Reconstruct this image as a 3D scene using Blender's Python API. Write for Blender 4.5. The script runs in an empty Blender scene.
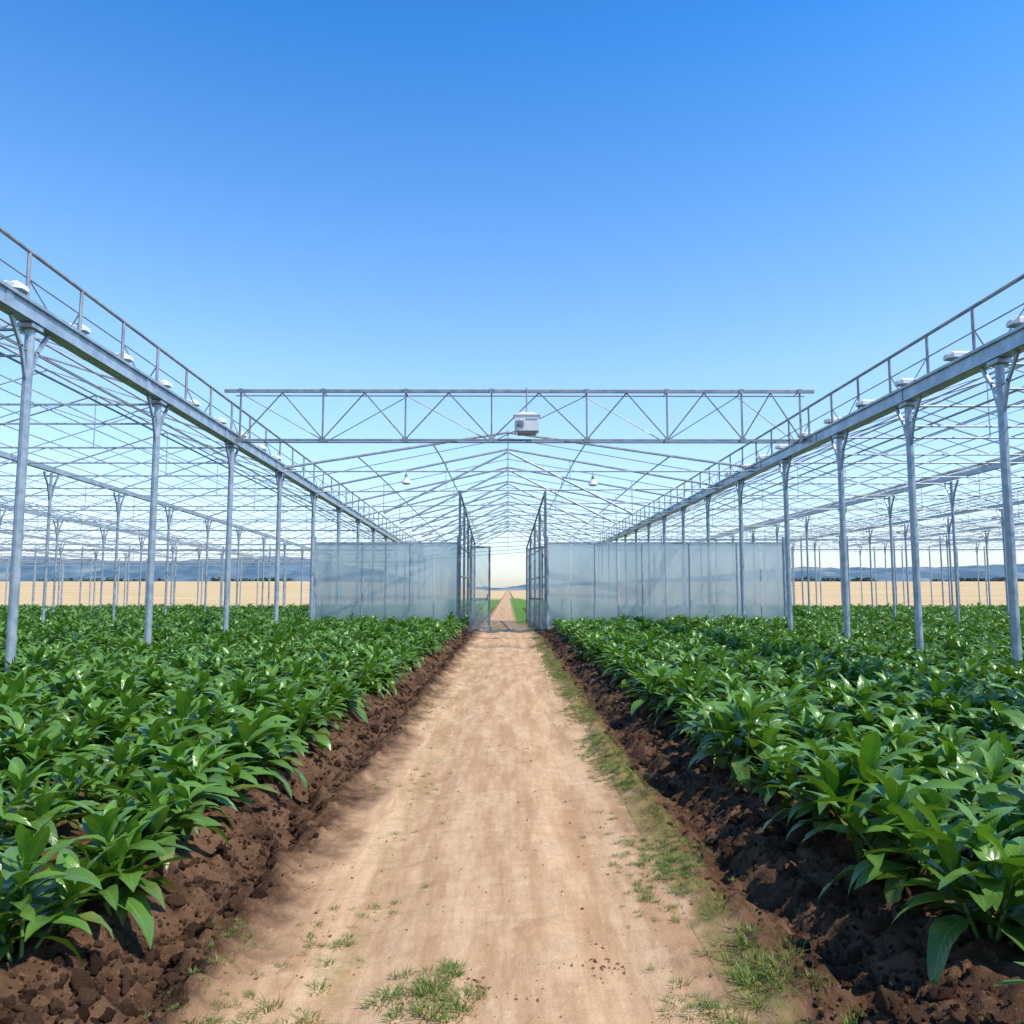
import bpy, math, random, bmesh
from mathutils import Vector, noise, Matrix
random.seed(7)
sc = bpy.context.scene
CH = 1.65
R = math.radians

# ---------------------------------------------------------------- helpers
def link(o, parent=None):
    sc.collection.objects.link(o)
    if parent: o.parent = parent
    return o

def empty(name, loc=(0,0,0)):
    e = bpy.data.objects.new(name, None); e.empty_display_size = .2
    e.location = loc
    return link(e)

class MB:
    def __init__(s): s.v=[]; s.f=[]; s.m=[]; s.uv=None
    def tube(s, a, b, r, n=6, mi=0, r2=None):
        a=Vector(a); b=Vector(b); d=b-a
        if d.length<1e-5: return
        q=d.to_track_quat('Z','Y'); r2=r if r2 is None else r2
        i0=len(s.v)
        for p,rr in ((a,r),(b,r2)):
            for k in range(n):
                t=2*math.pi*k/n+math.pi/n
                s.v.append(p+q@Vector((rr*math.cos(t),rr*math.sin(t),0)))
        for k in range(n):
            k2=(k+1)%n
            s.f.append((i0+k,i0+k2,i0+n+k2,i0+n+k)); s.m.append(mi)
        s.f.append(tuple(i0+k for k in range(n))[::-1]); s.m.append(mi)
        s.f.append(tuple(i0+n+k for k in range(n))); s.m.append(mi)
    def beam(s, a, b, w, h, mi=0):
        a=Vector(a); b=Vector(b); d=(b-a).normalized()
        up=Vector((0,0,1))
        if abs(d.z)>.95: up=Vector((0,1,0))
        sx=d.cross(up).normalized(); uz=sx.cross(d).normalized()
        i0=len(s.v)
        for p in (a,b):
            for cx,cz in ((-1,-1),(1,-1),(1,1),(-1,1)):
                s.v.append(p+sx*(cx*w/2)+uz*(cz*h/2))
        for q in ((0,1,2,3),(7,6,5,4),(0,4,5,1),(1,5,6,2),(2,6,7,3),(3,7,4,0)):
            s.f.append(tuple(i0+k for k in q)); s.m.append(mi)
    def poly(s, pts, mi=0):
        i0=len(s.v); s.v+= [Vector(p) for p in pts]
        s.f.append(tuple(range(i0,i0+len(pts)))); s.m.append(mi)
    def obj(s, name, mats, parent=None, smooth=False, do_link=True):
        me=bpy.data.meshes.new(name)
        me.from_pydata([tuple(v) for v in s.v],[],s.f)
        for m in mats: me.materials.append(m)
        me.polygons.foreach_set('material_index', s.m)
        if smooth: me.polygons.foreach_set('use_smooth',[True]*len(me.polygons))
        me.update()
        o=bpy.data.objects.new(name,me)
        if do_link: link(o,parent)
        return o

class NT:
    def __init__(s,name):
        s.mat=bpy.data.materials.new(name); s.mat.use_nodes=True
        s.t=s.mat.node_tree; s.t.nodes.clear()
        s.out=s.t.nodes.new('ShaderNodeOutputMaterial')
    def n(s,typ,**kw):
        x=s.t.nodes.new(typ)
        ins=kw.pop('ins',{})
        for k,v in kw.items(): setattr(x,k,v)
        for k,v in ins.items():
            if hasattr(v,'is_output') : s.t.links.new(v,x.inputs[k])
            else: x.inputs[k].default_value=v
        return x
    def math(s,op,a,b=0.0,c=0.0):
        x=s.n('ShaderNodeMath',operation=op)
        for i,v in enumerate((a,b,c)):
            if hasattr(v,'is_output'): s.t.links.new(v,x.inputs[i])
            else: x.inputs[i].default_value=v
        return x.outputs[0]
    def mix(s,f,a,b):
        x=s.n('ShaderNodeMix',data_type='RGBA')
        for i,v in ((0,f),(6,a),(7,b)):
            if hasattr(v,'is_output'): s.t.links.new(v,x.inputs[i])
            else:
                x.inputs[i].default_value = v if i==0 else (*v,1)
        return x.outputs[2]
    def noise(s,vec,scale,detail=4,rough=.55,dist=0):
        x=s.n('ShaderNodeTexNoise')
        if vec is not None: s.t.links.new(vec,x.inputs['Vector'])
        x.inputs['Scale'].default_value=scale; x.inputs['Detail'].default_value=detail
        x.inputs['Roughness'].default_value=rough; x.inputs['Distortion'].default_value=dist
        return x.outputs['Fac']
    def ramp(s,f,lo,hi):
        x=s.n('ShaderNodeMapRange',interpolation_type='SMOOTHSTEP')
        s.t.links.new(f,x.inputs[0]); x.inputs[1].default_value=lo; x.inputs[2].default_value=hi
        return x.outputs[0]
    def surf(s,sh): s.t.links.new(sh,s.out.inputs['Surface']); return s.mat
    def pos(s): return s.n('ShaderNodeTexCoord').outputs['Object']

def metal(name,c1,c2,met=.55,rough=.42,scale=6):
    t=NT(name); p=t.pos()
    f=t.ramp(t.noise(p,scale,6,.6),.35,.7)
    col=t.mix(f,c1,c2)
    rg=t.math('ADD',t.math('MULTIPLY',t.noise(p,scale*3,3),.3),rough-.15)
    b=t.n('ShaderNodeBsdfPrincipled',ins={'Base Color':col,'Metallic':met,'Roughness':rg})
    return t.surf(b.outputs[0])

M_steel=metal('galvanized_steel',(.28,.34,.40),(.45,.51,.56),met=.4,rough=.42)
M_steel2=metal('thin_galvanized_tube',(.36,.40,.44),(.52,.56,.59),met=.1,rough=.55)
M_gut=metal('gutter_aluminium',(.30,.38,.45),(.47,.54,.60),met=.4,rough=.38,scale=3)
M_rail=metal('handrail_steel',(.25,.26,.28),(.40,.40,.39),met=.35,rough=.48,scale=4)
M_truss=metal('weathered_truss_steel',(.22,.24,.26),(.38,.37,.36),met=.35,rough=.48,scale=4)
M_dark=metal('dark_gate_steel',(.12,.16,.19),(.24,.29,.32),met=.4,rough=.45)
M_pink=metal('rusty_pipe',(.42,.27,.20),(.52,.40,.33),met=.1,rough=.6)
M_white=metal('white_enamel',(.72,.73,.74),(.81,.81,.80),met=0,rough=.4)
M_lens=metal('lamp_lens',(.22,.25,.28),(.36,.40,.43),met=0,rough=.2)

def polycarb(name,alpha,c1,c2,rough=.28,met=.25,tlf=.4):
    t=NT(name); p=t.pos()
    st=t.n('ShaderNodeMapping',ins={'Vector':p,'Scale':(1.1,1.1,.3)}).outputs[0]
    f=t.ramp(t.noise(st,.9,5,.6),.3,.7)
    sep=t.n('ShaderNodeSeparateXYZ',ins={0:p})
    col=t.mix(f,c1,c2)
    dirt=t.math('SUBTRACT',1.0,t.ramp(t.math('ADD',sep.outputs[2],t.math('MULTIPLY',t.noise(p,3,5,.7),.8)),.3,1.5))
    col=t.mix(t.math('MULTIPLY',dirt,.3),col,(.34,.40,.30))
    rib=t.math('SINE',t.math('MULTIPLY',sep.outputs[0],160.0))
    bp=t.n('ShaderNodeBump',ins={'Strength':.12,'Distance':.01,'Height':t.math('ADD',t.math('MULTIPLY',rib,.15),t.noise(st,2.2,4,.6))})
    b=t.n('ShaderNodeBsdfPrincipled',ins={'Base Color':col,'Roughness':rough,'Metallic':met,'Normal':bp.outputs[0]})
    tl=t.n('ShaderNodeBsdfTranslucent',ins={'Color':col})
    tr=t.n('ShaderNodeBsdfTransparent',ins={'Color':(.84,.92,.96,1)})
    m1=t.n('ShaderNodeMixShader',ins={0:tlf,1:b.outputs[0],2:tl.outputs[0]})
    m2=t.n('ShaderNodeMixShader',ins={0:t.math('ADD',t.math('MULTIPLY',f,-.08),1-alpha+.04),1:m1.outputs[0],2:tr.outputs[0]})
    return t.surf(m2.outputs[0])
M_poly=polycarb('polycarbonate',.86,(.46,.57,.63),(.70,.77,.79),rough=.22,met=.65,tlf=.28)
M_glass=polycarb('gate_glass',.40,(.40,.50,.56),(.56,.66,.70),rough=.15,met=.4)

# ---------------------------------------------------------------- ground
def sstep(a,b,x):
    t=max(0,min(1,(x-a)/(b-a))); return t*t*(3-2*t)
def fb(x,y,s,o=3,z=0.0):
    return noise.fractal(Vector((x*s,y*s,z)),.9,2.0,o)
ROWL=2.04; ROWR=2.0; PITCH=.76
def gh(x,y):
    z=0
    if y>1.4e2:
        z=8*sstep(140,620,y)*(.12+.88*sstep(10,110,abs(x)))
    if abs(x)>60 or y>75 or y<-25: return z+.25*fb(x,y,.02,2)*(1 if abs(x)>60 or y>90 else .2)
    xc=x+.10
    e=.16*fb(x*.3,y,.9,2,3.1)
    ax=abs(xc)+e
    road=1-sstep(.95,1.25,ax)
    bed=sstep(1.4,1.85,ax)
    bank=max(0,1-road-bed*.75)
    z+=-.030*math.exp(-((xc-.62)/.2)**2)-.030*math.exp(-((xc+.55)/.2)**2)
    z+=.014*fb(x,y,2.2,3)*road
    z+= .035*math.exp(-((ax-1.16)/.09)**2)*(.6+fb(x,y,1.7,2,5.5))
    z-= .09*math.exp(-((ax-1.42)/.13)**2)
    row=math.cos((abs(x)-2.0)/PITCH*2*math.pi)
    z+=bed*(.12+.035*row)
    if y<40:
        cl=abs(fb(x,y,5,3,7.7))*.11+fb(x,y,13,3,2.2)*.03
        z+=(bank*.95+bed*.45)*cl
        z+=road*.007*fb(x,y,11,3)
    return z

def lin(a,b,st):
    n=max(1,round((b-a)/st)); return [a+(b-a)*i/n for i in range(n)]
xs=[-1500,-1000,-700,-450,-300,-200,-130,-90,-60]+lin(-58,-20,2)+lin(-20,-6,.37)+lin(-6,-2.8,.12)+lin(-2.8,-.9,.026)+lin(-.9,.9,.045)+lin(.9,2.8,.026)+lin(2.8,6,.12)+lin(6,20,.37)+lin(20,58,2)+[60,90,130,200,300,450,700,1000,1500]
ys=[-300,-120,-60,-25]+lin(-24,0,2)+lin(0,2.4,.2)+lin(2.4,7,.024)+lin(7,12,.05)+lin(12,22,.12)+lin(22,40,.3)+lin(40,80,1.2)+[80,90,105,125,150,180,220,270,330,400,480,560,640,800,1100,1600]
def ground_material():
    t=NT('earth'); p=t.pos()
    sep=t.n('ShaderNodeSeparateXYZ',ins={0:p}); X,Y=sep.outputs[0],sep.outputs[1]
    nE=t.noise(p,1.5,6,.68)
    xc=t.math('ADD',X,.10)
    ax=t.math('ADD',t.math('ABSOLUTE',xc),t.math('MULTIPLY',t.math('SUBTRACT',nE,.5),.8))
    road=t.math('SUBTRACT',1.0,t.ramp(ax,.80,1.28))
    str_=t.n('ShaderNodeMapping',ins={'Vector':p,'Scale':(3.0,.35,1)}).outputs[0]
    rA=t.ramp(t.noise(str_,1.7,8,.68),.36,.64)
    rB=t.ramp(t.noise(p,9,8,.7),.42,.66)
    c=t.mix(rA,(.46,.27,.145),(.67,.455,.27))
    c=t.mix(t.math('MULTIPLY',rB,.35),c,(.40,.24,.13))
    fine=t.noise(p,85,5,.75)
    c=t.mix(t.math('MULTIPLY',t.ramp(fine,.42,.62),.2),c,(.28,.165,.09))
    patch=t.ramp(t.noise(p,2.0,9,.74,.8),.56,.68)
    c=t.mix(t.math('MULTIPLY',patch,.5),c,(.30,.175,.095))
    crust=t.ramp(t.noise(p,3.7,8,.72,.4),.56,.66)
    c=t.mix(t.math('MULTIPLY',crust,.35),c,(.72,.52,.34))
    sA=t.ramp(t.noise(p,4.5,7,.7),.35,.68)
    s=t.mix(sA,(.060,.031,.017),(.17,.095,.053))
    crumbs=t.ramp(t.noise(p,38,4,.7),.56,.68)
    s=t.mix(t.math('MULTIPLY',crumbs,.5),s,(.28,.17,.10))
    mid=t.mix(sA,(.21,.12,.065),(.36,.22,.125))
    roadA=t.ramp(road,.0,.5); roadB=t.ramp(road,.45,1.0)
    col=t.mix(roadB,t.mix(roadA,s,mid),c)
    def strip(x0,w,thr,amt):
        g=t.math('DIVIDE',t.math('SUBTRACT',X,x0),w)
        g=t.math('EXPONENT',t.math('MULTIPLY',t.math('MULTIPLY',g,g),-1.0))
        f=t.math('MULTIPLY',g,t.noise(p,1.5,5,.7))
        f=t.ramp(f,thr,thr+.12)
        fn=t.ramp(t.noise(p,30,4,.7),.35,.6)
        return t.math('MULTIPLY',t.math('MULTIPLY',f,fn),amt)
    near=t.math('SUBTRACT',1.0,t.ramp(Y,40,70))
    col=t.mix(t.math('MULTIPLY',strip(1.02,.24,.32,.75),near),col,(.20,.20,.05))
    col=t.mix(t.math('MULTIPLY',strip(-.75,.28,.42,.5),near),col,(.27,.235,.085))
    farm=t.ramp(t.math('ADD',Y,t.math('MULTIPLY',nE,1.5)),56,58)
    st2=t.n('ShaderNodeMapping',ins={'Vector':p,'Scale':(.02,.12,1)}).outputs[0]
    gf=t.ramp(t.noise(st2,1,6,.6),.3,.7)
    gold=t.mix(gf,(.54,.37,.18),(.72,.54,.30))
    gold=t.mix(t.ramp(t.noise(p,.9,5,.7),.45,.65),gold,(.50,.35,.18))
    axf=t.math('ABSOLUTE',X)
    gr=t.math('SUBTRACT',1.0,t.ramp(t.math('ADD',axf,t.math('MULTIPLY',t.noise(p,.1,3),10.0)),14,20))
    gr=t.math('MULTIPLY',gr,t.math('SUBTRACT',1.0,t.ramp(Y,120,170)))
    grass=t.mix(t.noise(p,2,5),(.07,.16,.025),(.15,.28,.05))
    fld=t.mix(gr,gold,grass)
    notroad=t.ramp(axf,1.1,1.4)
    col=t.mix(t.math('MULTIPLY',farm,notroad),col,fld)
    verge=t.math('MULTIPLY',t.ramp(t.math('ADD',X,t.math('MULTIPLY',nE,.5)),.45,.8),t.math('MULTIPLY',t.ramp(Y,36,44),t.math('SUBTRACT',1.0,t.ramp(Y,150,170))))
    verge=t.math('MULTIPLY',verge,t.math('SUBTRACT',1.0,t.ramp(X,2.0,3.0)))
    col=t.mix(verge,col,grass)
    h=t.math('ADD',t.math('MULTIPLY',t.noise(p,22,6,.7),1.0),t.math('MULTIPLY',t.noise(p,90,4,.6),.35))
    bstr=t.math('ADD',t.math('MULTIPLY',road,-.35),.8)
    bp=t.n('ShaderNodeBump',ins={'Strength':bstr,'Distance':.03,'Height':h})
    b=t.n('ShaderNodeBsdfPrincipled',ins={'Base Color':col,'Roughness':.95,'Specular IOR Level':.12,'Normal':bp.outputs[0]})
    return t.surf(b.outputs[0])
M_earth=ground_material()
i1=min(range(len(xs)),key=lambda i:abs(xs[i]+.9)); i2=min(range(len(xs)),key=lambda i:abs(xs[i]-.9))
H=[[gh(x,y) for x in xs] for y in ys]
def sheet(name,ia,ib,lower=None):
    v=[];f=[];w=ib-ia+1
    for j,y in enumerate(ys):
        for i in range(ia,ib+1):
            z=H[j][i]
            if lower and lower[0]<i<lower[1]: z-=.05
            v.append((xs[i],y,z))
    for j in range(len(ys)-1):
        for i in range(w-1):
            a=j*w+i; f.append((a,a+1,a+w+1,a+w))
    me=bpy.data.meshes.new(name); me.from_pydata(v,[],f); me.materials.append(M_earth)
    me.polygons.foreach_set('use_smooth',[True]*len(f)); me.update()
    return link(bpy.data.objects.new(name,me))
sheet('ground',0,len(xs)-1,(i1,i2))
sheet('dirt_road',i1,i2)

# ---------------------------------------------------------------- scatter
def scatter(name,coll,pts):
    me=bpy.data.meshes.new(name)
    me.from_pydata([p[0] for p in pts],[],[])
    a=me.attributes.new('rot','FLOAT_VECTOR','POINT'); a.data.foreach_set('vector',[c for p in pts for c in p[1]])
    a=me.attributes.new('scl','FLOAT_VECTOR','POINT'); a.data.foreach_set('vector',[c for p in pts for c in p[2]])
    a=me.attributes.new('idx','INT','POINT'); a.data.foreach_set('value',[p[3] for p in pts])
    o=link(bpy.data.objects.new(name,me))
    g=bpy.data.node_groups.new(name+'_scatter','GeometryNodeTree')
    g.interface.new_socket('Geometry',in_out='INPUT',socket_type='NodeSocketGeometry')
    g.interface.new_socket('Geometry',in_out='OUTPUT',socket_type='NodeSocketGeometry')
    N=g.nodes.new; L=g.links.new
    gi=N('NodeGroupInput'); go=N('NodeGroupOutput'); ip=N('GeometryNodeInstanceOnPoints')
    ci=N('GeometryNodeCollectionInfo'); ci.inputs[0].default_value=coll
    ci.inputs['Separate Children'].default_value=True; ci.inputs['Reset Children'].default_value=True
    def at(nm,ty):
        x=N('GeometryNodeInputNamedAttribute'); x.data_type=ty; x.inputs[0].default_value=nm; return x.outputs[0]
    er=N('FunctionNodeEulerToRotation')
    L(at('rot','FLOAT_VECTOR'),er.inputs[0])
    L(gi.outputs[0],ip.inputs['Points']); L(ci.outputs[0],ip.inputs['Instance'])
    ip.inputs['Pick Instance'].default_value=True
    L(at('idx','INT'),ip.inputs['Instance Index']); L(er.outputs[0],ip.inputs['Rotation']); L(at('scl','FLOAT_VECTOR'),ip.inputs['Scale'])
    L(ip.outputs[0],go.inputs[0])
    m=o.modifiers.new('scatter','NODES'); m.node_group=g
    return o

# ---------------------------------------------------------------- plants
def leaf_material():
    t=NT('crop_leaf')
    uv=t.n('ShaderNodeUVMap',uv_map='UVMap').outputs[0]
    sep=t.n('ShaderNodeSeparateXYZ',ins={0:uv}); u,v=sep.outputs[0],sep.outputs[1]
    lr=t.n('ShaderNodeAttribute',attribute_name='lr').outputs['Fac']
    oi=t.n('ShaderNodeObjectInfo').outputs['Random']
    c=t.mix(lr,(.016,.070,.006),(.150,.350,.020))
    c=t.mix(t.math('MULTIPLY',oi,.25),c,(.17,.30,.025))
    a=t.math('ABSOLUTE',t.math('SUBTRACT',u,.5))
    rib=t.math('SUBTRACT',1.0,t.ramp(a,.012,.05))
    w=t.math('SINE',t.math('MULTIPLY',t.math('SUBTRACT',v,t.math('MULTIPLY',a,.35)),75.0))
    vein=t.ramp(w,.7,1.0)
    c=t.mix(t.math('MULTIPLY',vein,.16),c,(.17,.35,.06))
    c=t.mix(t.math('MULTIPLY',rib,.5),c,(.28,.46,.12))
    n=t.noise(t.pos(),14,3)
    c=t.mix(t.math('MULTIPLY',t.ramp(n,.5,.75),.35),c,(.028,.095,.010))
    old=t.math('MULTIPLY',t.math('LESS_THAN',lr,.03),t.ramp(t.noise(t.pos(),7,4),.45,.6))
    c=t.mix(t.math('MULTIPLY',old,.6),c,(.30,.26,.05))
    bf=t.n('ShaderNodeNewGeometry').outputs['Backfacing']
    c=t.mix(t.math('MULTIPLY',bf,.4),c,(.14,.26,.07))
    bp=t.n('ShaderNodeBump',ins={'Strength':.35,'Distance':.004,'Height':t.math('SUBTRACT',t.math('MULTIPLY',w,-.3),rib)})
    b=t.n('ShaderNodeBsdfPrincipled',ins={'Base Color':c,'Roughness':.27,'Specular IOR Level':.6,'Normal':bp.outputs[0]})
    tl=t.n('ShaderNodeBsdfTranslucent',ins={'Color':t.mix(.5,c,(.28,.52,.02))})
    m=t.n('ShaderNodeMixShader',ins={0:.18,1:b.outputs[0],2:tl.outputs[0]})
    return t.surf(m.outputs[0])
M_leaf=leaf_material()
t=NT('stem'); M_stem=t.surf(t.n('ShaderNodeBsdfPrincipled',ins={'Base Color':t.mix(t.noise(t.pos(),20),(.09,.18,.04),(.18,.28,.07)),'Roughness':.5}).outputs[0])

def plant_mesh(name,seed,shoots=4):
    rnd=random.Random(seed)
    V=[];F=[];UV=[];LR=[];MI=[]
    def leaf(base,az,e0,L,W,droop,lr,twist):
        n=8; cols=(-1,-.55,0,.55,1); i0=len(V)
        p=Vector(base)
        ph=rnd.random()*6
        curve=rnd.uniform(-.55,.55)
        for i in range(n+1):
            tt=i/n; e=e0-droop*tt**1.25
            az2=az+curve*tt; fw=Vector((math.cos(az2)*math.cos(e),math.sin(az2)*math.cos(e),math.sin(e)))
            sd=Vector((-math.sin(az2),math.cos(az2),0))
            up=fw.cross(sd)
            sd=(sd*math.cos(twist*tt)+up*math.sin(twist*tt))
            up=fw.cross(sd)
            if i: p=p+fw*(L/n)
            wv=W*(math.sin(math.pi*min(1,tt**.82*.97+.02))**.85) if i<n else .001
            wv=max(wv,.006 if i<n else .001)
            for c in cols:
                lift=abs(c)*.32*wv*(1-.3*tt)+.16*wv*math.sin(tt*13+ph+c*2)*abs(c)
                V.append(p+sd*(c*wv)+up*lift)
        for i in range(n):
            for k in range(4):
                a=i0+i*5+k
                F.append((a,a+1,a+6,a+5)); MI.append(0)
                for (ii,kk) in ((i,k),(i,k+1),(i+1,k+1),(i+1,k)):
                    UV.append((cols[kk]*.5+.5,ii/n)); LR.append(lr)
    def stem(a,b,r):
        q=(b-a).to_track_quat('Z','Y'); i0=len(V)
        for P,rr in ((a,r),(b,r*.6)):
            for k in range(5):
                th=k*2*math.pi/5; V.append(P+q@Vector((rr*math.cos(th),rr*math.sin(th),0)))
        for k in range(5):
            k2=(k+1)%5; F.append((i0+k,i0+k2,i0+5+k2,i0+5+k)); MI.append(1)
            for _ in range(4): UV.append((0,0)); LR.append(.5)
    for s in range(shoots):
        a=s*2*math.pi/shoots+rnd.uniform(-.5,.5)
        lean=.0 if s==0 else rnd.uniform(.11,.20)
        hgt=rnd.uniform(.28,.38) if s==0 else rnd.uniform(.14,.29)
        b0=Vector((.02*math.cos(a),.02*math.sin(a),-.03))
        b1=Vector((lean*math.cos(a),lean*math.sin(a),hgt))
        stem(b0,b1,.009)
        nl=16 if s==0 else 12
        az=rnd.random()*6
        for k in range(nl):
            fr=(k+.5)/nl
            az+=2.4+rnd.uniform(-.25,.25)
            base=b0.lerp(b1,.30+.70*fr)
            e0=R(16+68*fr**1.1+rnd.uniform(-8,10))
            L=(.345-.14*fr**2)*rnd.uniform(.8,1.15)
            W=L*rnd.uniform(.115,.17)
            droop=R(rnd.uniform(42,105)*(1-.2*fr))
            lr=min(1,max(0,.04+.66*fr**1.2+rnd.uniform(-.18,.32)))  # young top leaves paler; low ones also darkened as painted shade
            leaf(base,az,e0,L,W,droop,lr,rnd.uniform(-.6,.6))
    me=bpy.data.meshes.new(name); me.from_pydata([tuple(v) for v in V],[],F)
    me.materials.append(M_leaf); me.materials.append(M_stem)
    me.polygons.foreach_set('material_index',MI)
    me.polygons.foreach_set('use_smooth',[True]*len(F))
    uv=me.uv_layers.new(name='UVMap'); uv.data.foreach_set('uv',[c for q in UV for c in q])
    at=me.attributes.new('lr','FLOAT','CORNER'); at.data.foreach_set('value',LR)
    me.update()
    return bpy.data.objects.new(name,me)
pc=bpy.data.collections.new('leafy_crop_plants')
NV=8
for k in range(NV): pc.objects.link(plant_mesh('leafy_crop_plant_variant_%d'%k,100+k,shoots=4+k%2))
pts=[]
rnd=random.Random(3)
for side in (-1,1):
    k=0
    while True:
        x0=(ROWL if side<0 else ROWR)+PITCH*k; k+=1
        if x0>37: break
        y=-3+rnd.random()*.4
        while y<56:
            y+= (.58 if y<30 else .60)*rnd.uniform(.82,1.18)
            if rnd.random()<.035: continue
            if x0>abs(y)*.75+9: continue
            x=side*(x0+rnd.gauss(0,.055))
            if 31.4<y<32.5 and -8.2<x<11.6: continue
            s=rnd.uniform(.84,1.34)*(1.0+.14*noise.noise(Vector((x*.3,y*.3,0))))
            if y<9: s*=1.06
            if y>14: s*=.96
            pts.append(((x,y,gh(x,y)-.01),(rnd.uniform(-.16,.16),rnd.uniform(-.16,.16),rnd.random()*6.28),(s,s,s*rnd.uniform(.86,1.04)),rnd.randrange(NV)))
scatter('leafy_crop_field',pc,pts)

# clods
def clod_mat(name,c1,c2):
    t=NT(name); oi=t.n('ShaderNodeObjectInfo').outputs['Random']
    c=t.mix(oi,c1,c2); c=t.mix(t.math('MULTIPLY',t.noise(t.pos(),3,5,.7),.6),c,c1)
    bp=t.n('ShaderNodeBump',ins={'Strength':.8,'Distance':.2,'Height':t.noise(t.pos(),5,6,.7)})
    return t.surf(t.n('ShaderNodeBsdfPrincipled',ins={'Base Color':c,'Roughness':.95,'Specular IOR Level':.1,'Normal':bp.outputs[0]}).outputs[0])
def clods(cname,mat,seed):
    cc=bpy.data.collections.new(cname)
    for k in range(4):
        bm=bmesh.new(); bmesh.ops.create_icosphere(bm,subdivisions=3,radius=1)
        for v in bm.verts:
            n=v.co.normalized()
            d=1+.45*noise.fractal(n*1.3+Vector((seed+k*7,0,0)),.8,2,3)+.18*noise.noise(n*5+Vector((k,3,seed)))
            v.co=n*d; v.co.z*=.72
        me=bpy.data.meshes.new(cname+'_%d'%k); bm.to_mesh(me); bm.free(); me.materials.append(mat)
        me.polygons.foreach_set('use_smooth',[True]*len(me.polygons))
        cc.objects.link(bpy.data.objects.new(cname+'_variant_%d'%k,me))
    return cc
cc=clods('soil_clods_src',clod_mat('clod_soil',(.060,.031,.018),(.23,.135,.078)),1)
pts=[]
for i in range(19000):
    y=2.2+rnd.random()**1.9*30
    side=rnd.choice((-1,1))
    x=side*(abs(rnd.gauss(1.58,.2)))-.05
    ax=abs(x+.1)+.16*fb(x*.3,y,.9,2,3.1)
    if ax<1.18 and rnd.random()<.95: continue
    s=min(.05,.0040*math.exp(rnd.gauss(.35,.76)))
    if ax<1.18: s=min(s,.008)
    pts.append(((x,y,gh(x,y)+s*.1),(rnd.random()*6,rnd.random()*.6,rnd.random()*6),(s*rnd.uniform(.8,1.5),s,s),rnd.randrange(4)))
scatter('soil_clods',cc,pts)
cc=clods('pebbles_src',clod_mat('road_crumb',(.38,.23,.135),(.62,.43,.27)),5)
pts=[]
def peb(x,y,s): pts.append(((x,y,gh(x,y)+s*.0),(rnd.random()*6,rnd.random(),rnd.random()*6),(s,s*1.2,s*.7),rnd.randrange(4)))
for i in range(5000):
    y=2.3+rnd.random()**1.8*22; x=rnd.uniform(-1.25,1.15)
    if rnd.random()>.25+1.1*max(0,noise.noise(Vector((x*1.5,y*1.2,3)))+.1)+.6*(abs(x)>.85): continue
    peb(x,y,min(.010,.0022*math.exp(rnd.gauss(.2,.6))))
for cx,cy,sp,n in ((.42,3.75,.06,26),(.03,8.7,.14,30),(-.12,3.5,.04,12),(-.4,11,.15,20)):
    for i in range(n): peb(cx+rnd.gauss(0,sp),cy+rnd.gauss(0,sp),rnd.uniform(.003,.010))
scatter('road_pebbles',cc,pts)

# grass
def grass_mat():
    t=NT('weed_grass'); oi=t.n('ShaderNodeObjectInfo').outputs['Random']
    lr=t.n('ShaderNodeAttribute',attribute_name='lr').outputs['Fac']
    c=t.mix(lr,(.075,.16,.015),(.24,.32,.055)); c=t.mix(t.math('MULTIPLY',oi,.4),c,(.30,.28,.09))
    b=t.n('ShaderNodeBsdfPrincipled',ins={'Base Color':c,'Roughness':.5})
    tl=t.n('ShaderNodeBsdfTranslucent',ins={'Color':c})
    return t.surf(t.n('ShaderNodeMixShader',ins={0:.3,1:b.outputs[0],2:tl.outputs[0]}).outputs[0])
M_grass=grass_mat()
gc=bpy.data.collections.new('grass_tufts_src')
for k in range(4):
    r2=random.Random(40+k); V=[];F=[];LR=[]
    for b in range(44):
        a=r2.random()*6.28; rr=r2.random()**.7*.07; L=r2.uniform(.03,.10); w=r2.uniform(.002,.0045)
        az=a+r2.uniform(-.8,.8); e=R(r2.uniform(35,85)); dr=R(r2.uniform(20,80))
        p=Vector((rr*math.cos(a),rr*math.sin(a),-.005)); i0=len(V); sd=Vector((-math.sin(az),math.cos(az),0)); lr=r2.random()
        for i in range(4):
            ee=e-dr*i/3; ww=w*(1-i/3.05)
            V+= [p-sd*ww,p+sd*ww]; p=p+Vector((math.cos(az)*math.cos(ee),math.sin(az)*math.cos(ee),math.sin(ee)))*L/3
        for i in range(3):
            F.append((i0+2*i,i0+2*i+1,i0+2*i+3,i0+2*i+2)); LR+=[lr]*4
    me=bpy.data.meshes.new('grass_tuft_m%d'%k); me.from_pydata([tuple(v) for v in V],[],F); me.materials.append(M_grass)
    at=me.attributes.new('lr','FLOAT','CORNER'); at.data.foreach_set('value',LR); me.update()
    gc.objects.link(bpy.data.objects.new('grass_tuft_variant_%d'%k,me))
pts=[]
def tuft(x,y,s):
    pts.append(((x,y,gh(x,y)),(0,0,rnd.random()*6.28),(s,s,s*rnd.uniform(.6,1.1)),rnd.randrange(4)))
for i in range(5200):
    y=4.0+rnd.random()**1.4*26; x=.98+rnd.gauss(0,.12)
    if noise.noise(Vector((x*1.5,y*.8,4)))<-.02: continue
    tuft(x,y,rnd.uniform(.18,.48))
for i in range(1600):
    y=3.2+rnd.random()**1.3*20; x=rnd.choice((-.75,-1.15,-1.2,.95,1.25))+rnd.gauss(0,.13)
    if noise.noise(Vector((x*1.2,y*.9,9)))<.12: continue
    tuft(x,y,rnd.uniform(.18,.5))
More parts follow.
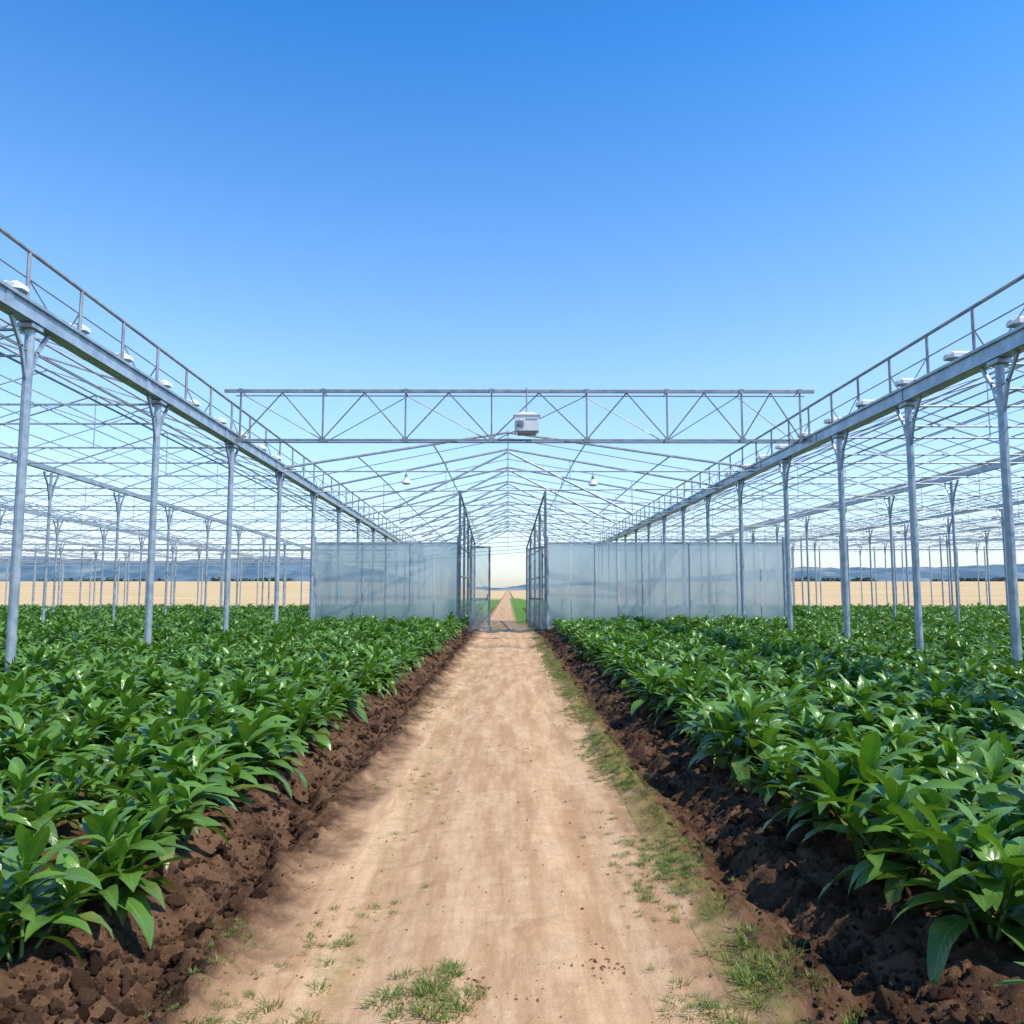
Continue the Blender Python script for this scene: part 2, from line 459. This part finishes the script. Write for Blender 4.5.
for cx,cy,sp,n,sz in ((-.33,3.38,.09,36,.8),(.78,3.28,.07,18,.7),(1.12,3.65,.1,34,.9),(.9,4.4,.1,26,.45),(-.85,3.9,.12,20,.5),(-.95,3.15,.1,22,.6),(-.75,3.1,.06,14,.6),(1.3,3.15,.08,14,.7),(-.27,3.62,.05,10,.6),(.85,5.2,.12,60,.42)):
    for i in range(n): tuft(cx+rnd.gauss(0,sp),cy+rnd.gauss(0,sp*1.5),sz*rnd.uniform(.5,1.25))
scatter('grass_tufts',gc,pts)

# ---------------------------------------------------------------- greenhouse frame
GH=empty('greenhouse_frame')
XL,XR=-7.5,8.2
YEND=72
def zl(y): return CH+4.28-.024*(y-11.75)
def zr(y): return CH+3.95
ypl=[-6.2,-1.6,3,7.6]+[12.2+4.6*i for i in range(14)]
ypr=[-5.4,-1,3.4,8.2,12.95,16.0,19.4,23.3,27.9]+[32.5+4.6*i for i in range(9)]
posts=MB(); gut=MB(); rail=MB(); roof=MB(); pipes=MB()
GHT=.30
def post(x,y,zt,r=.072,main=True):
    posts.tube((x,y,-.3),(x,y,zt-.12),r,12)
    posts.beam((x-r*2.2,y,.12),(x+r*2.2,y,.12),r*4.4,.03)
    L=.50 if main else .42
    for s in (-1,1):
        posts.beam((x,y+s*r*.7,zt-1.0),(x,y+s*L*.42,zt-.5),.045,.06)
        posts.beam((x,y+s*L*.41,zt-.53),(x,y+s*L,zt-.12),.045,.06)
    if main: posts.beam((x,y,zt-.20),(x,y,zt-.13),.24,.30)
for y in ypl: post(XL,y,zl(y))
for y in ypr: post(XR,y,zr(y))
for X,zf in ((XL,zl),(XR,zr)):
    y0=-8
    s=1 if X>0 else -1
    gut.beam((X,y0,zf(y0)+.03),(X,YEND,zf(YEND)+.03),.20,GHT)
    gut.beam((X-s*.12,y0,zf(y0)+.165),(X-s*.12,YEND,zf(YEND)+.165),.06,.05)
    gut.beam((X+s*.12,y0,zf(y0)+.165),(X+s*.12,YEND,zf(YEND)+.165),.06,.05)
    gut.beam((X-s*.12,y0,zf(y0)-.10),(X-s*.12,YEND,zf(YEND)-.10),.045,.03)
    yy=y0+1
    while yy<YEND:
        gut.beam((X-s*.105,yy,zf(yy)+.03),(X-s*.105,yy+.16,zf(yy)+.03),.02,.22); yy+=4.6
    xr=X+s*.05
    rail.tube((xr,y0,zf(y0)+1.05),(xr,YEND,zf(YEND)+1.05),.034,8)
    rail.tube((xr+s*.02,y0,zf(y0)+.62),(xr+s*.02,YEND,zf(YEND)+.62),.014,5)
    y=y0; i=0
    while y<YEND:
        rail.tube((xr,y,zf(y)+.15),(xr,y,zf(y)+1.05),.03,6)
        if i%2==0: rail.tube((xr,y,zf(y)+.66),(xr+s*.30,y+.02,zf(y)+.17),.014,5)
        else: rail.tube((xr,y,zf(y)+.62),(xr,y+.75,zf(y)+.18),.012,5)
        y+=1.55; i+=1
    rail.tube((X+s*.5,y0,zf(y0)-.55),(X+s*.5,YEND,zf(YEND)-.55),.022,6)
NB=6; BW=7.5
for s,X0,zf,yp in ((-1,XL,zl,ypl),(1,XR,zr,ypr)):
    for b in range(NB):
        xa=X0+s*BW*b; xb=xa+s*BW; xm=(xa+xb)/2
        ymin=-8 if b<1 else 4
        gut.beam((xb,ymin,zf(ymin)),(xb,YEND,zf(YEND)),.16,.15)
        for i,y in enumerate(yp):
            if y<ymin: continue
            if (b<3 or i%2==0): post(xb,y,zf(y),r=.05,main=False)
        rh=1.25
        for f,r in ((0,.03),(.33,.019),(.66,.019)):
            for q in ((-1,1) if f else (1,)):
                x=xm+q*f*BW/2; dz=rh*(1-f)
                M=pipes if (f==.66 and q==-s and b<2) else roof
                M.tube((x,ymin,zf(ymin)+dz),(x,YEND,zf(YEND)+dz),r,5)
        if b<4:
            for xq,dz in ((xa+s*1.9,-.25),(xa+s*5.6,-.3),(xm,-.1)):
                (pipes if xq==xa+s*5.6 and b<2 else roof).tube((xq,ymin,zf(ymin)+dz),(xq,YEND,zf(YEND)+dz),.015,4)
        ylist=[]
        for i,y in enumerate(yp):
            if y<ymin: continue
            ylist.append((y,True))
            if b<3 and i+1<len(yp): ylist.append(((y+yp[i+1])/2,False))
        for y,main in ylist:
            z=zf(y)
            r=.026 if main else .016
            roof.tube((xa,y,z+.05),(xm,y,z+rh),r,5); roof.tube((xb,y,z+.05),(xm,y,z+rh),r,5)
            if main:
                roof.tube((xa,y,z-.2),(xb,y,z-.2),.026,5)
                roof.tube((xa,y,z-.62),(xb,y,z-.62),.022,5)
                n=6
                for k in range(n):
                    x1=xa+(xb-xa)*k/n; x2=xa+(xb-xa)*(k+1)/n
                    if k%2==0: roof.tube((x1,y,z-.2),(x2,y,z-.62),.013,4)
                    else: roof.tube((x1,y,z-.62),(x2,y,z-.2),.013,4)
                roof.tube((xm,y,z-.2),(xm,y,z+rh),.016,4)
        for i in range(1,len(yp)-1,3):
            y=yp[i]; y2=yp[i+1]
            if y<ymin: continue
            roof.tube((xa,y,zf(y)+.1),(xm,y2,zf(y2)+rh),.012,4)
            roof.tube((xm,y,zf(y)+rh),(xa,y2,zf(y2)+.1),.012,4)
    x=X0
    while abs(x)<X0*s+NB*BW:
        posts.tube((x,YEND,-.2),(x,YEND,zf(YEND)),.06,6); x+=s*2.5
    x=X0+s*3
    while abs(x)<X0*s+NB*BW:
        posts.tube((x,58,-.2),(x,58,zf(58)),.055,6); x+=s*3.4
    posts.beam((X0,58,zf(58)-.3),(X0+s*NB*BW,58,zf(58)-.3),.08,.12)
    posts.beam((X0,YEND,zf(YEND)-.3),(X0+s*NB*BW,YEND,zf(YEND)-.3),.08,.12)
for X,zf,yp in ((XL,zl,ypl),(XR,zr,ypr)):
    for i in range(len(yp)-1):
        y,y2=yp[i],yp[i+1]
        rail.tube((X,y,zf(y)-.55),(X,y2,zf(y2)-.55),.014,5)
def zc(X,y): return zl(y)+(zr(y)-zl(y))*(X-XL)/(XR-XL)
RZ=CH+5.2
yc=[26.0]+[30.6+4.6*i for i in range(10)]
for i,y in enumerate(yc):
    rz=RZ+(.25 if i else 0)
    roof.tube((XL,y,zl(y)+.05),(0,y,rz),.045,6); roof.tube((XR,y,zr(y)+.05),(0,y,rz),.045,6)
    roof.tube((XL,y,zl(y)-.05),(XR,y,zr(y)-.05),.028,5)
    if i:
        for q in (-1,1):
            roof.tube((0,y,rz-.1),(q*4.8,y,CH+2.95),.045,5)
            roof.tube((q*4.8,y,CH+2.95),(q*4.8,y,zc(q*4.8,y)+.3),.02,4)
            roof.tube((q*2.4,y,zc(0,y)),(q*2.4,y,rz-.45),.018,4)
    roof.tube((0,y,zc(0,y)),(0,y,rz),.02,5)
    if i+1<len(yc):
        y2=(y+yc[i+1])/2
        roof.tube((XL,y2,zl(y2)+.05),(0,y2,RZ+.25),.02,5); roof.tube((XR,y2,zr(y2)+.05),(0,y2,RZ+.25),.02,5)
for X in (0,-2.5,2.6,-5,5.4):
    fz=lambda y,rz:(rz+(zl(y)-rz)*abs(X/XL)) if X<0 else (rz+(zr(y)-rz)*abs(X/XR))
    roof.tube((X,26,fz(26,RZ)+.06),(X,30.6,fz(30.6,RZ+.25)+.06),.026,5)
    roof.tube((X,30.6,fz(30.6,RZ+.25)+.06),(X,YEND,fz(YEND,RZ+.25)+.06),.026,5)
posts.obj('posts',[M_steel],GH)
gut.obj('gutters',[M_gut],GH)
rail.obj('service_handrails',[M_rail],GH)
roof.obj('roof_framework',[M_steel2],GH)
pipes.obj('heating_pipes',[M_pink],GH)
# main cross truss
tr=MB(); YT=21.4; zt=CH+5.42; zb=CH+4.06
tr.beam((XL-.25,YT,zt),(XR+.2,YT,zt),.07,.085)
tr.beam((XL+.1,YT,zb),(XR-.1,YT,zb),.06,.06)
tr.tube((XL-.1,YT+.45,zt-.02),(XR+.1,YT+.45,zt-.02),.018,6)
tr.tube((XL+.1,YT+.45,zb+.02),(XR-.1,YT+.45,zb+.02),.018,6)
pxs=[-7.3,-5.05,-2.8,-.45,2.15,4.35,6.4,8.0]
for i,x in enumerate(pxs):
    tr.beam((x,YT,zb+.03),(x,YT,zt-.04),.045,.045)
    tr.tube((x,YT,zt),(x,YT+.45,zt-.02),.016,5); tr.tube((x,YT,zb),(x,YT+.45,zb+.02),.016,5)
    tr.beam((x-.08,YT-.04,zb),(x+.08,YT-.04,zb),.02,.13)
    tr.beam((x-.06,YT-.045,zt),(x+.06,YT-.045,zt),.02,.12)
    if i+1<len(pxs):
        xn=pxs[i+1]; xm2=(x+xn)/2
        tr.tube((x,YT+.02,zb+.03),(xm2,YT+.02,zt-.04),.02,5)
        tr.tube((xn,YT-.0,zb+.03),(xm2,YT-.0,zt-.04),.02,5)
        if i%2: tr.tube((x,YT+.43,zb+.03),(xn,YT+.43,zt-.04),.014,5)
        else: tr.tube((x,YT+.43,zt-.04),(xn,YT+.43,zb+.03),.014,5)
tr.obj('cross_truss',[M_truss],GH)

def fixture_box(name,loc):
    b=MB()
    x,y,z=loc
    def fr(z0,w0,d0,z1,w1,d1,mi):
        i0=len(b.v)
        for zz,w,d in ((z0,w0,d0),(z1,w1,d1)):
            for sx,sy in ((-1,-1),(1,-1),(1,1),(-1,1)): b.v.append(Vector((x+sx*w/2,y+sy*d/2,z+zz)))
        for q in ((0,1,5,4),(1,2,6,5),(2,3,7,6),(3,0,4,7),(4,5,6,7),(3,2,1,0)):
            b.f.append(tuple(i0+k for k in q)); b.m.append(mi)
    fr(-.27,.50,.36,-.21,.58,.42,1)
    fr(-.205,.64,.44,.20,.66,.46,0)
    fr(.205,.72,.50,.25,.72,.50,0)
    fr(.255,.62,.40,.32,.30,.2,0)
    b.beam((x-.28,y-.235,z-.02),(x-.08,y-.235,z-.02),.02,.18,1)
    b.beam((x-.03,y-.235,z+.11),(x+.28,y-.235,z+.11),.012,.012,1)
    b.tube((x-.18,y-.24,z-.02),(x-.18,y-.30,z-.03),.06,12,2)
    b.tube((x,y,z+.32),(x,y,z+1.0),.02,6,2)
    b.tube((x,y,z+1.0),(x,y+.36,z+1.0),.02,6,2)
    return b.obj(name,[M_white,M_lens,M_truss])
fixture_box('equipment_box',(.50,YT-.36,CH+4.42))

def floodlight(loc):
    b=MB(); x,y,z=loc
    b.tube((x,y,z),(x,y,z+.16),.018,6,2)
    b.beam((x-.2,y,z+.16),(x+.2,y,z+.16),.05,.03,2)
    i0=len(b.v)
    prof=((-.30,.17,.10,.0),(-.22,.30,.16,.02),(.20,.30,.16,.02),(.30,.18,.09,.0))
    for px,d,h,o in prof:
        for sy,sz in ((-1,-.6),(1,-.6),(1,.35),(.55,1),(-.55,1),(-1,.35)):
            b.v.append(Vector((x+px*1.0,y+sy*d/2,z+.26+sz*h/2+o)))
    for k in range(3):
        for j in range(6):
            a=i0+k*6+j; c=i0+k*6+(j+1)%6
            b.f.append((a,c,c+6,a+6)); b.m.append(1 if j==0 else 0)
    b.f.append(tuple(i0+j for j in range(6))[::-1]); b.m.append(0)
    b.f.append(tuple(i0+18+j for j in range(6))); b.m.append(0)
    for q in (-.12,0,.12): b.beam((x+q,y-.09,z+.345),(x+q,y+.09,z+.345),.015,.03,2)
    o=b.obj('floodlight',[M_white,M_lens,M_steel])
for i in range(10):
    y=12.0+1.75*i+ (.1 if i%2 else 0)
    floodlight((XL-.28,y,zl(y)+.12))
    y=12.6+1.9*i
    floodlight((XR+.28,y,zr(y)+.12))

def pendant(x,y,z,top):
    b=MB()
    b.tube((x,y,z+.2),(x,y,top),.01,5,1)
    b.tube((x,y,z+.08),(x,y,z+.2),.06,10,1,r2=.04)
    b.tube((x,y,z-.10),(x,y,z+.08),.17,14,0,r2=.06)
    b.tube((x,y,z-.14),(x,y,z-.10),.10,10,0,r2=.12)
    b.obj('pendant_lamp',[M_white,M_truss])
pendant(-3.35,26.0,CH+3.6,zc(-3.35,26)-.05)
pendant(2.8,26.0,CH+3.55,zc(2.8,26)-.05)

# ---------------------------------------------------------------- gate walls
YW=32.0; ZW=CH+1.88
def wall(x0,x1):
    e=empty('polycarbonate_wall')
    fr=MB(); pn=MB()
    fr.beam((x0,YW,ZW),(x1,YW,ZW),.07,.07)
    fr.beam((x0,YW,.12),(x1,YW,.12),.08,.16)
    n=round((x1-x0)/.97)
    for k in range(n+1):
        x=x0+(x1-x0)*k/n
        big=k in (0,n)
        fr.tube((x,YW,-.1),(x,YW,ZW-.03 if not big else ZW+.25),.06 if big else (.026 if k%2==0 else .012),8)
        if k<n:
            xa=x+.02; xb=x0+(x1-x0)*(k+1)/n-.02; o=.008*((k*7)%3-1)
            pn.poly([(xa,YW+o,.2),(xb,YW+o+.01,.2),(xb,YW+o+.01,ZW-.035),(xa,YW+o,ZW-.035)])
    fr.obj('frame',[M_steel],e); pn.obj('panels',[M_poly],e)
    return e
wall(-7.75,-2.0); wall(1.58,11.1)
def sideframe(xa,ya,xb,yb,za,zb_):
    e=empty('gate_passage_frame')
    fr=MB(); pn=MB(); n=4
    for k in range(n+1):
        f=k/n; x=xa+(xb-xa)*f; y=ya+(yb-ya)*f; z=za+(zb_-za)*f
        fr.beam((x,y,-.1),(x,y,z),.10,.10)
        if k<n:
            g=(k+1)/n; x2=xa+(xb-xa)*g; y2=ya+(yb-ya)*g; z2=za+(zb_-za)*g
            for q in (.1,2.2,3.4):
                fr.beam((x,y,q),(x2,y2,q),.05,.06)
            fr.beam((x,y,z),(x2,y2,z2),.06,.07)
            fr.tube((x,y,3.4),(x2,y2,z2),.02,5)
            pn.poly([(x,y+.05,.15),(x2,y2-.05,.15),(x2,y2-.05,3.37),(x,y+.05,3.37)])
    fr.obj('frame',[M_dark],e); pn.obj('panels',[M_glass],e)
sideframe(-1.93,31.9,-1.72,41,CH+3.95,CH+2.4)
sideframe(1.50,31.9,1.02,43,CH+3.95,CH+2.3)
def gate(x0,y0,x1,y1,zt):
    e=empty('glass_gate')
    fr=MB(); pn=MB()
    P=lambda f,z:(x0+(x1-x0)*f,y0+(y1-y0)*f,z)
    fr.beam(P(0,.1),P(0,zt),.08,.08); fr.beam(P(1,.1),P(1,zt),.08,.08)
    for z in (.16,1.3,zt-.04):
        fr.beam(P(0.06,z),P(.94,z),.05,.07)
    for z in (.5,1.8,zt-.4): fr.tube(P(-.06,z-.07),P(-.06,z+.07),.03,8)
    fr.beam(P(.9,1.25),P(.9,1.5),.03,.14)
    pn.poly([P(.06,.2),P(.94,.2),P(.94,zt-.08),P(.06,zt-.08)])
    fr.obj('frame',[M_dark],e); pn.obj('pane',[M_glass],e)
gate(-1.48,31.6,-.74,31.95,CH+1.75)
gate(1.36,31.6,.9,33.6,CH+1.75)
th=MB(); th.beam((-1.9,31.75,.01),(1.5,31.75,.01),.14,.06); th.obj('gate_threshold',[M_dark])

# ---------------------------------------------------------------- hills, trees
t=NT('distant_hill'); p=t.pos()
c=t.mix(t.ramp(t.noise(p,.02,6,.65),.4,.62),(.075,.135,.19),(.14,.21,.265))  # blue-grey aerial haze painted into the hill colour
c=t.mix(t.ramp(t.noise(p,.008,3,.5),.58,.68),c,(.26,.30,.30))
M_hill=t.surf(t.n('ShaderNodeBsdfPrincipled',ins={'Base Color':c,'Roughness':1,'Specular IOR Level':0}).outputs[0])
V=[];F=[]
hx=[-1900+12*i for i in range(320)]; nj=8
for i,x in enumerate(hx):
    base=1150
    if x<0: top=50*sstep(-20,-380,x)+ 14*fb(x,0,.004,3)+3
    else: top=36*sstep(30,520,x)+11*fb(x,0,.004,3)+3
    for j in range(nj):
        f=j/(nj-1)
        z=CH+1+max(3,top)*math.sin(f*math.pi/2)+ (2.2*fb(x,j*30,.06,3) if j else -14)
        V.append((x,base+f*260+20*fb(x,j,.01,2),z))
for i in range(len(hx)-1):
    for j in range(nj-1):
        a=i*nj+j; F.append((a,a+nj,a+nj+1,a+1))
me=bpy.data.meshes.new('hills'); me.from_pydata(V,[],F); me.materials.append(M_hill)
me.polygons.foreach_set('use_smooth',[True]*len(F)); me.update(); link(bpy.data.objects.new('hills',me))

t=NT('distant_foliage'); c=t.mix(t.n('ShaderNodeObjectInfo').outputs['Random'],(.11,.17,.19),(.17,.24,.25))  # foliage tone carries painted distance haze
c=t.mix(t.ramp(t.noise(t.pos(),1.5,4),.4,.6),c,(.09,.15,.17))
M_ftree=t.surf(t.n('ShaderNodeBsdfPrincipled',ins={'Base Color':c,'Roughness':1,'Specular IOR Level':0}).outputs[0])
tc=bpy.data.collections.new('tree_line_src')
for k in range(4):
    r2=random.Random(k+60); m=MB()
    m.tube((0,0,-.3),(0,0,.5),.05,6)
    for i in range(260):
        d=Vector((r2.gauss(0,1),r2.gauss(0,1),r2.gauss(0,1))).normalized()*r2.random()**.4
        p=Vector((d.x*.42,d.y*.42,.62+d.z*.42)); q=Vector((r2.gauss(0,1),r2.gauss(0,1),r2.gauss(0,1))).normalized()
        u=q.orthogonal().normalized()*.09; w=q.cross(u)
        m.poly([p-u-w,p+u-w*.6,p+u*.8+w,p-u*.7+w])
    tc.objects.link(m.obj('tree_variant_%d'%k,[M_ftree],do_link=False))
pts=[]
for i in range(1100):
    x=rnd.uniform(-900,900)
    if abs(x)<110: continue
    if noise.noise(Vector((x*.012,0,2)))<.0: continue
    y=rnd.uniform(680,790); s=rnd.uniform(2.5,5.5)
    pts.append(((x,y,7.6),(0,0,rnd.random()*6),(s*1.8,s*1.8,s),rnd.randrange(4)))
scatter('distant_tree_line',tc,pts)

# ---------------------------------------------------------------- light, sky, camera
el,rot=R(54),R(118)
sd=Vector((math.sin(rot)*math.cos(el),math.cos(rot)*math.cos(el),math.sin(el)))
L=bpy.data.lights.new('sun','SUN'); L.energy=5.0; L.angle=R(.53); L.color=(1,.93,.82)
lo=link(bpy.data.objects.new('sun',L)); lo.rotation_euler=sd.to_track_quat('Z','Y').to_euler(); lo.location=sd*50
w=bpy.data.worlds.new('World'); sc.world=w; w.use_nodes=True
nt=w.node_tree; bg=nt.nodes['Background']
sky=nt.nodes.new('ShaderNodeTexSky'); sky.sky_type='NISHITA'; sky.sun_disc=False
sky.sun_elevation=el; sky.sun_rotation=rot; sky.altitude=100; sky.air_density=1.1; sky.dust_density=.6; sky.ozone_density=1.6
tcn=nt.nodes.new('ShaderNodeTexCoord'); sx=nt.nodes.new('ShaderNodeSeparateXYZ'); nt.links.new(tcn.outputs['Generated'],sx.inputs[0])
cr=nt.nodes.new('ShaderNodeValToRGB'); nt.links.new(sx.outputs[2],cr.inputs[0])
e=cr.color_ramp; e.elements[0].position=0.0; e.elements[0].color=(.54,.58,.72,1)
e.elements[1].position=.95; e.elements[1].color=(.15,.30,.48,1)
for ps,c in ((.08,(.66,.71,.84,1)),(.26,(.64,.78,.90,1)),(.42,(.42,.70,.94,1)),(.60,(.17,.56,.94,1)),(.72,(.16,.40,.66,1))):
    x=e.elements.new(ps); x.color=c
mx=nt.nodes.new('ShaderNodeMix'); mx.data_type='RGBA'; mx.blend_type='MULTIPLY'; mx.inputs[0].default_value=1
nt.links.new(sky.outputs[0],mx.inputs[6]); nt.links.new(cr.outputs[0],mx.inputs[7])
sc2=nt.nodes.new('ShaderNodeVectorMath'); sc2.operation='SCALE'; sc2.inputs[3].default_value=2.4
nt.links.new(mx.outputs[2],sc2.inputs[0])
nt.links.new(sc2.outputs[0],bg.inputs[0]); bg.inputs[1].default_value=.12
cam=bpy.data.cameras.new('camera'); cam.lens=28; cam.sensor_width=36; cam.clip_end=6000; cam.clip_start=.05
co=link(bpy.data.objects.new('camera',cam)); co.location=(0,0,CH); co.rotation_euler=(R(90+5.6),0,R(-.29))
sc.camera=co
sc.view_settings.view_transform='Standard'; sc.view_settings.look='None'; sc.view_settings.exposure=0
